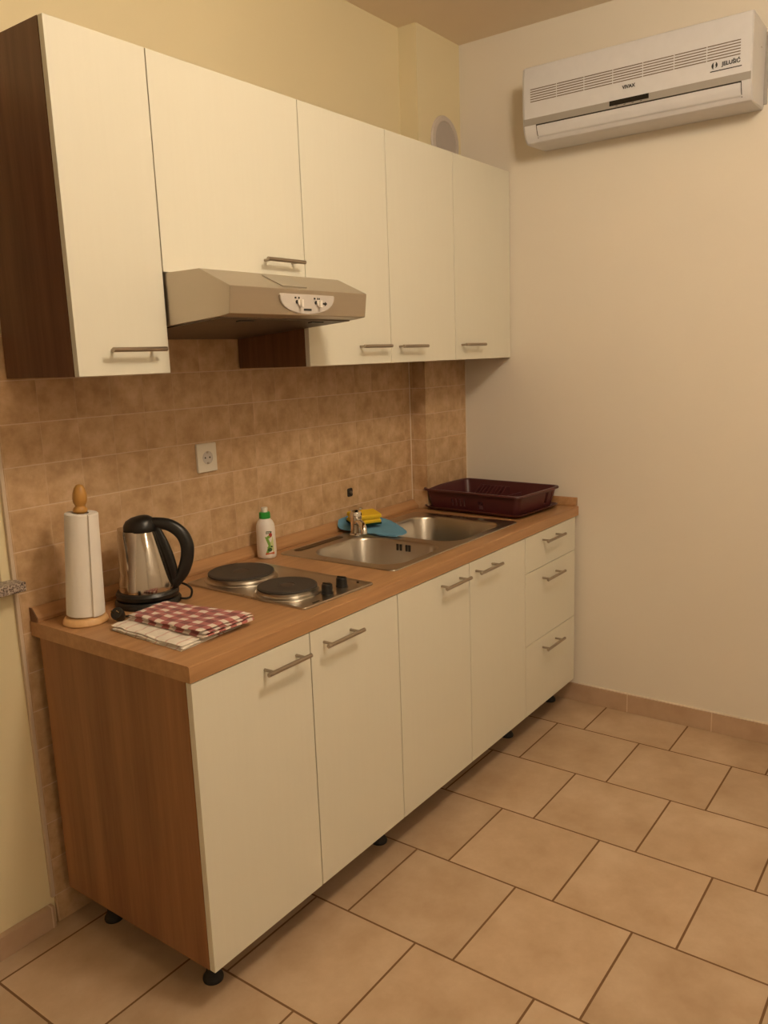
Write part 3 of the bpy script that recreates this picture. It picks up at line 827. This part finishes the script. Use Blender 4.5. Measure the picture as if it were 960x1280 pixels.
poly = [(-4+11*max(0, math.sin(PI*(z-18)/60))**.8, z) for z in zz]+[(3+11*max(0, math.sin(PI*(z-18)/60))**.8-(2 if z > 70 else 0), z) for z in reversed(zz)]
obj('label_border', patch(poly, .0007), 'lab_green', bb)
obj('label_band', patch([(-5, 15), (28, 15), (28, 24), (-3, 24)], .0009), 'lab_orange', bb)
for (q, mname) in ((ell(11, 33, 8, 7), 'lab_dark'), (ell(6, 41, 4, 3, a=.6), 'lab_green'), (ell(18, 43, 4, 3, a=-.4), 'lab_dark'), (ell(9, 77, 8, 5, a=.5), 'lab_green'), (ell(16, 83, 6.5, 8, a=-.3), 'lab_red'), (ell(18, 93, 4, 2.5, a=.4), 'lab_dark')):
    obj('label_picture', patch(q, .0011), mname, bb)
obj('label_title', patch([(0, 88), (16, 89), (17, 97), (1, 97)], .0010), 'lab_dark', bb)
for k, (xa, w_) in enumerate(((2.2, 2.6), (5.8, 2.2), (9, 2.2), (12.2, 2.4))):
    obj('label_lettering', patch([(xa, 90.5), (xa+w_, 90.6), (xa+w_-.6, 95), (xa+.4, 95)], .0013), 'bottle', bb)

# ------------------------------------------------------------------ folded tea towels
def folded(name, c00, c10, c11, c01, layers, th, mat, label, z0, seed, jit=.006, sag=.0, lift=None):
    """stack of folded layers between four ground corners (x, y); u runs c00->c10, v runs c00->c01"""
    b = BM(); uvl = b.loops.layers.uv.new('UVMap'); rnd = random.Random(seed)
    nu, nv = 30, 26
    for L_ in range(layers):
        j = [Vector((rnd.uniform(-jit, jit), rnd.uniform(-jit, jit))) for _ in range(4)]
        C = [Vector(c)+q*(0 if L_ == 0 else 1) for c, q in zip((c00, c10, c11, c01), j)]
        zc = z0+L_*th
        def P(u, v, side):
            p = C[0]*(1-u)*(1-v)+C[1]*u*(1-v)+C[2]*u*v+C[3]*(1-u)*v
            e = min(1, min(u, 1-u, v, 1-v)/.045); ed = math.sqrt(max(0, 1-(1-e)**2))
            wob = .0028*noise.noise(Vector((p.x*22+seed*3.1, p.y*22, L_*.35)))+.0016*noise.noise(Vector((p.x*60, p.y*60+seed, L_*.6)))
            if side: wob += .0022*noise.noise(Vector((p.x*30+seed, p.y*45, 3.7)))
            p = p+Vector((.0022*noise.noise(Vector((v*7, L_*2.3, seed))), .0022*noise.noise(Vector((u*7, L_*1.7, seed+5)))))
            h = (lift(u, v) if lift else 0)
            base = z0+.0004 if (L_ == 0 and not side) else zc+th*.5+max(-.002, wob)*(L_+1)/layers+(th*.47*ed if side else -th*.47*ed)
            return Vector((p.x, p.y, base+h*(1 if side or L_ else 0)))
        G = {}
        for s in (0, 1):
            for i in range(nu+1):
                for k in range(nv+1): G[s, i, k] = b.verts.new(P(i/nu, k/nv, s))
        def face(vs, uvs):
            f_ = b.faces.new(vs)
            for lo, q in zip(f_.loops, uvs): lo[uvl].uv = q
        for i in range(nu):
            for k in range(nv):
                q = [(i/nu, k/nv), ((i+1)/nu, k/nv), ((i+1)/nu, (k+1)/nv), (i/nu, (k+1)/nv)]
                face([G[1, i, k], G[1, i+1, k], G[1, i+1, k+1], G[1, i, k+1]], q)
                face([G[0, i, k], G[0, i, k+1], G[0, i+1, k+1], G[0, i+1, k]], [q[0], q[3], q[2], q[1]])
        for i in range(nu):
            for k in (0, nv): face([G[0, i, k], G[0, i+1, k], G[1, i+1, k], G[1, i, k]], [(i/nu, k/nv), ((i+1)/nu, k/nv)]*1+[((i+1)/nu, k/nv), (i/nu, k/nv)])
        for k in range(nv):
            for i in (0, nu): face([G[0, i, k], G[0, i, k+1], G[1, i, k+1], G[1, i, k]], [(i/nu, k/nv), (i/nu, (k+1)/nv), (i/nu, (k+1)/nv), (i/nu, k/nv)])
    cx = sum(c[0] for c in (c00, c10, c11, c01))/4; cy = sum(c[1] for c in (c00, c10, c11, c01))/4
    return solo(name, b, mat, label, 'tea towel', 'folded tea towels', loc=(cx, cy, z0), smooth=60)
ZW = ZC+.0004; TW, TR = .0045, .0062
folded('tea_towel', (-2.113, -.258), (-1.985, -.232), (-1.918, -.525), (-2.125, -.540), 3, TW, 'white_cloth', 'white striped tea towel folded flat under the red checked one', ZW, 3, jit=.007)
ZR = ZW+3*TW+.0012
folded('tea_towel', (-2.062, -.262), (-1.935, -.258), (-1.897, -.553), (-2.062, -.545), 3, TR, 'check', 'red and white checked tea towel folded on top of the white one', ZR, 9, jit=.006, lift=lambda u, v: .004*max(0, v-.75)*4*u)

# ------------------------------------------------------------------ sockets, vent
sx0, sx1, sz0, sz1 = -1.563, -1.481, 1.218, 1.311
sc_ = thing('wall_socket', 'square ivory wall socket on the tiled wall above the hob', 'socket', ((sx0+sx1)/2, TY, sz0))
b = BM(); mx, mz = (sx0+sx1)/2, (sz0+sz1)/2
loft(b, [[(x, TY-.0003, z) for x, z in rrect(sx0, sx1, sz0, sz1, .004, 3)], [(x, TY-.007, z) for x, z in rrect(sx0, sx1, sz0, sz1, .004, 3)], [(x, TY-.009, z) for x, z in rrect(sx0+.002, sx1-.002, sz0+.002, sz1-.002, .003, 3)]])
obj('plate', b, 'socket', sc_)
b = BM(); tt = BM(); lathe(tt, [(.0205, 0), (.0215, .0015), (.0195, .002), (.0185, .0002), (.001, .0002)], (0, 0, 0), 36); merge(b, tt, Matrix.Translation((mx, TY-.0092, mz)) @ Matrix.Rotation(PI/2, 4, 'X')); obj('socket_well', b, 'panel_grey', sc_)
for dx in (-.0095, .0095):
    b = BM(); tube(b, [(mx+dx, TY-.0098, mz), (mx+dx, TY-.0085, mz)], .0030, 14); obj('socket_hole', b, 'gap', sc_)
for dz in (-.0175, .0175):
    b = BM(); box(b, mx-.0035, mx+.0035, TY-.0118, TY-.009, mz+dz-.003, mz+dz+.003, .0005); obj('earth_clip', b, 'nickel', sc_)
q = thing('pipe_outlet', 'small dark square opening with a metal stub in the tiles above the tap', 'pipe outlet', (-.785, TY, 1.02))
b = BM(); loft(b, [[(x, TY-.0003, z) for x, z in rrect(-.801, -.769, 1.019, 1.053, .007, 4)], [(x, TY-.0025, z) for x, z in rrect(-.801, -.769, 1.019, 1.053, .007, 4)]]); obj('recess', b, 'gap', q)
b = BM(); tube(b, [(-.785, TY-.002, 1.036), (-.785, TY-.009, 1.036)], .008, 6); tube(b, [(-.785, TY-.009, 1.036), (-.785, TY-.011, 1.036)], .005, 14); obj('stub', b, 'nickel', q)

v = thing('wall_vent', 'round pale vent cover on the corner pillar above the wall cabinets', 'vent', (-.133, PY0+.006, 2.345))
yv = PY0+.006; RV = Matrix.Translation((-.133, yv, 2.452)) @ Matrix.Rotation(PI/2, 4, 'X')
b = BM(); t = BM(); lathe(t, [(.108, .0003), (.108, .004), (.104, .009), (.088, .012), (.084, .010), (.083, .004)], (0, 0, 0), 56); merge(b, t, RV); obj('vent_ring', b, 'vent', v)
b = BM(); t = BM(); lathe(t, [(.0835, .0035), (.0835, .007), (.080, .0085), (.001, .0085)], (0, 0, 0), 56); merge(b, t, RV); cv_ = obj('vent_disc', b, 'vent_in', v)
for k in range(7):
    b = BM(); xx = -.133-.05+k*.0167
    box(b, xx-.003, xx+.003, yv-.0095, yv-.008, 2.372, 2.402)
    obj('vent_slot', b, 'slit', cv_)

# ------------------------------------------------------------------ air conditioner
AY0, AY1 = -1.304, -.462                  # right end, left end in the picture
ac_ = thing('air_conditioner', 'white wall-mounted air conditioner high on the right wall', 'air conditioner', (0, (AY0+AY1)/2, 2.375))
prof = [(-.001, 2.640), (-.185, 2.645), (-.190, 2.642), (-.1935, 2.60), (-.1945, 2.55), (-.1935, 2.50), (-.190, 2.455), (-.189, 2.432), (-.184, 2.412), (-.173, 2.390), (-.160, 2.375), (-.148, 2.370), (-.001, 2.374)]
b = BM(); t = BM()
loops = []
for (y, s) in ((AY0, .0), (AY0+.004, 1), (AY0+.03, 1), (AY1-.03, 1), (AY1-.010, 1), (AY1, 0)):
    L_ = []
    for (x, z) in prof:
        k = 0 if s else .006
        L_.append((x+k if x < -.01 else x, y, 2.51+(z-2.51)*(1 if s else .975)))
    loops.append(L_)
loft(t, loops); merge(b, t); shell = obj('shell', b, 'ac_white', ac_, smooth=25)
def fx(z):
    P_ = prof[1:11]
    for (x0, z0), (x1, z1) in zip(P_, P_[1:]):
        if z1 <= z <= z0: return x0+(x1-x0)*(z-z0)/(z1-z0)
    return -.19
def skin(bm, y0, y1, z0, z1, e, n=4):
    """thin slab hugging the front of the shell"""
    zs = [z1+(z0-z1)*k/n for k in range(n+1)]
    poly = [(fx(z)-e, z) for z in zs]+[(fx(z)+.002, z) for z in reversed(zs)]
    t = BM(); loft(t, [[(x, y0, z) for x, z in poly], [(x, y1, z) for x, z in poly]]); bmesh.ops.recalc_face_normals(t, faces=t.faces); merge(bm, t)
b = BM(); skin(b, AY0+.003, AY1-.006, 2.433, 2.4575, .0008); obj('trim_band', b, 'ac_grey', ac_)
# intake slits: seven groups of six fine lines
b = BM(); y_l, y_r = -.497, -1.268
for g in range(7):
    ya = y_l+(y_r-y_l)*g/7-.0016; yb_ = y_l+(y_r-y_l)*(g+1)/7+.0016
    for k in range(6):
        z = 2.5165+k*.0088
        skin(b, yb_, ya, z-.0016, z+.0016, .0005, 1)
obj('intake_grille', b, 'slit', ac_)
b = BM(); skin(b, -1.272, -.520, 2.4285, 2.4335, .0007, 1)
for yy in (-1.271, -.521): skin(b, yy-.0012, yy+.0012, 2.385, 2.432, .0007, 4)
obj('louver_gap', b, 'gap', ac_)
b = BM(); skin(b, -1.267, -.525, 2.388, 2.4275, .0020, 6); obj('louver', b, 'ac_white', ac_, smooth=60)
b = BM(); skin(b, -.960, -.815, 2.4405, 2.4575, .0014, 2); obj('display', b, 'display', ac_)
for k in range(4):
    yy = -.842-.03*k; b = BM(); skin(b, yy-.004, yy+.004, 2.4365, 2.4385, .0011, 1)
    obj('display_marking', b, 'print', ac_)
obj('brand_lettering', text_bm('VIVAX', .0165, facing_neg_x(fx(2.494)-.0012, -.887, 2.494)), 'print', ac_)
obj('brand_lettering', text_bm('JELUŠIĆ', .0175, facing_neg_x(fx(2.498)-.0012, -1.238, 2.497)), 'print', ac_)
b = BM(); skin(b, -1.272, -1.170, 2.4785, 2.4815, .0008, 1); obj('tagline', b, 'print', ac_)
def crescent(cy, cz, r, a0, a1, w):
    out = []
    for k in range(13):
        a = a0+(a1-a0)*k/12; out.append((cy-r*math.cos(a), cz+r*math.sin(a)))
    for k in range(12, -1, -1):
        a = a0+(a1-a0)*k/12; rr_ = r-w*math.sin(PI*k/12); out.append((cy-rr_*math.cos(a), cz+rr_*math.sin(a)))
    return out
b = BM(); xq = fx(2.497)-.0006
prism(b, crescent(-1.186, 2.497, .0115, 1.9, 4.3, .007), 'x', xq-.0006, xq+.001); prism(b, crescent(-1.184, 2.499, .0100, -1.2, 1.2, .007), 'x', xq-.0006, xq+.001)
obj('emblem', b, 'print', ac_)
b = BM(); 
for zz_, yy_ in ((2.56, AY0+.0025), ): tube(b, [(-.07, yy_+.004, zz_), (-.07, yy_-.003, zz_)], .003, 10)
obj('screw', b, 'slit', ac_)
b = BM(); box(b, -.006, -.0003, AY0-.012, AY0+.02, 2.39, 2.625, .001); obj('back_plate', b, 'ac_grey', ac_)

# ------------------------------------------------------------------ ceiling lamp (above the picture) and light
def ceiling_lamp(lx, ly, lz, r, mat, label):
    lm = thing('ceiling_lamp', label, 'lamp', (lx, ly, lz), 'ceiling lamps')
    b = BM(); lathe(b, [(.055, CE-.0005), (.055, CE-.018), (.012, CE-.028), (.012, lz+r-.012), (.05, lz+r-.015), (.05, lz+r-.03)], (lx, ly, 0), 32); obj('lamp_mount', b, 'white_plastic', lm)
    b = BM(); lathe(b, [(r*math.sin(PI*k/24) if k else .001, lz-r*math.cos(PI*k/24)) for k in range(22)], (lx, ly, 0), 48); obj('lamp_shade', b, mat, lm, smooth=60)
ceiling_lamp(-1.85, -1.78, 2.67, .15, 'lamp', 'white glass globe lamp hanging before the wall cabinets, above the top of the photo')
ceiling_lamp(-2.7, -3.5, 2.66, .15, 'fill_lamp', 'added fill-light globe at the back of the room, behind the camera')  # made-up second globe, added to soften the main lamp's shadows
w = bpy.data.worlds.new('World'); S.world = w; w.use_nodes = True
w.node_tree.nodes['Background'].inputs[0].default_value = (.02, .025, .04, 1); w.node_tree.nodes['Background'].inputs[1].default_value = .3

# ------------------------------------------------------------------ camera
yaw, pit, rol, fpx = -.9347, -.1878, -.0357, 1018.48
cy_, sy_, cp_, sp__ = math.cos(yaw), math.sin(yaw), math.cos(pit), math.sin(pit)
fw = Vector((-sy_*cp_, cy_*cp_, sp__)); rt = Vector((cy_, sy_, 0)); up = rt.cross(fw)
r2 = rt*math.cos(rol)+up*math.sin(rol); u2 = -rt*math.sin(rol)+up*math.cos(rol)
cd = bpy.data.cameras.new('camera'); cam = bpy.data.objects.new('camera', cd); COL.objects.link(cam)
cam.matrix_world = Matrix(((r2.x, u2.x, -fw.x, -3.3033), (r2.y, u2.y, -fw.y, -2.0175), (r2.z, u2.z, -fw.z, 1.5645), (0, 0, 0, 1)))
cd.sensor_fit = 'HORIZONTAL'; cd.sensor_width = 36; cd.lens = fpx/960*36; cd.clip_start = .05
S.camera = cam
S.view_settings.view_transform = 'Standard'; S.view_settings.look = 'None'
S.view_settings.exposure = 0; S.view_settings.gamma = 1; S.view_settings.use_curve_mapping = False
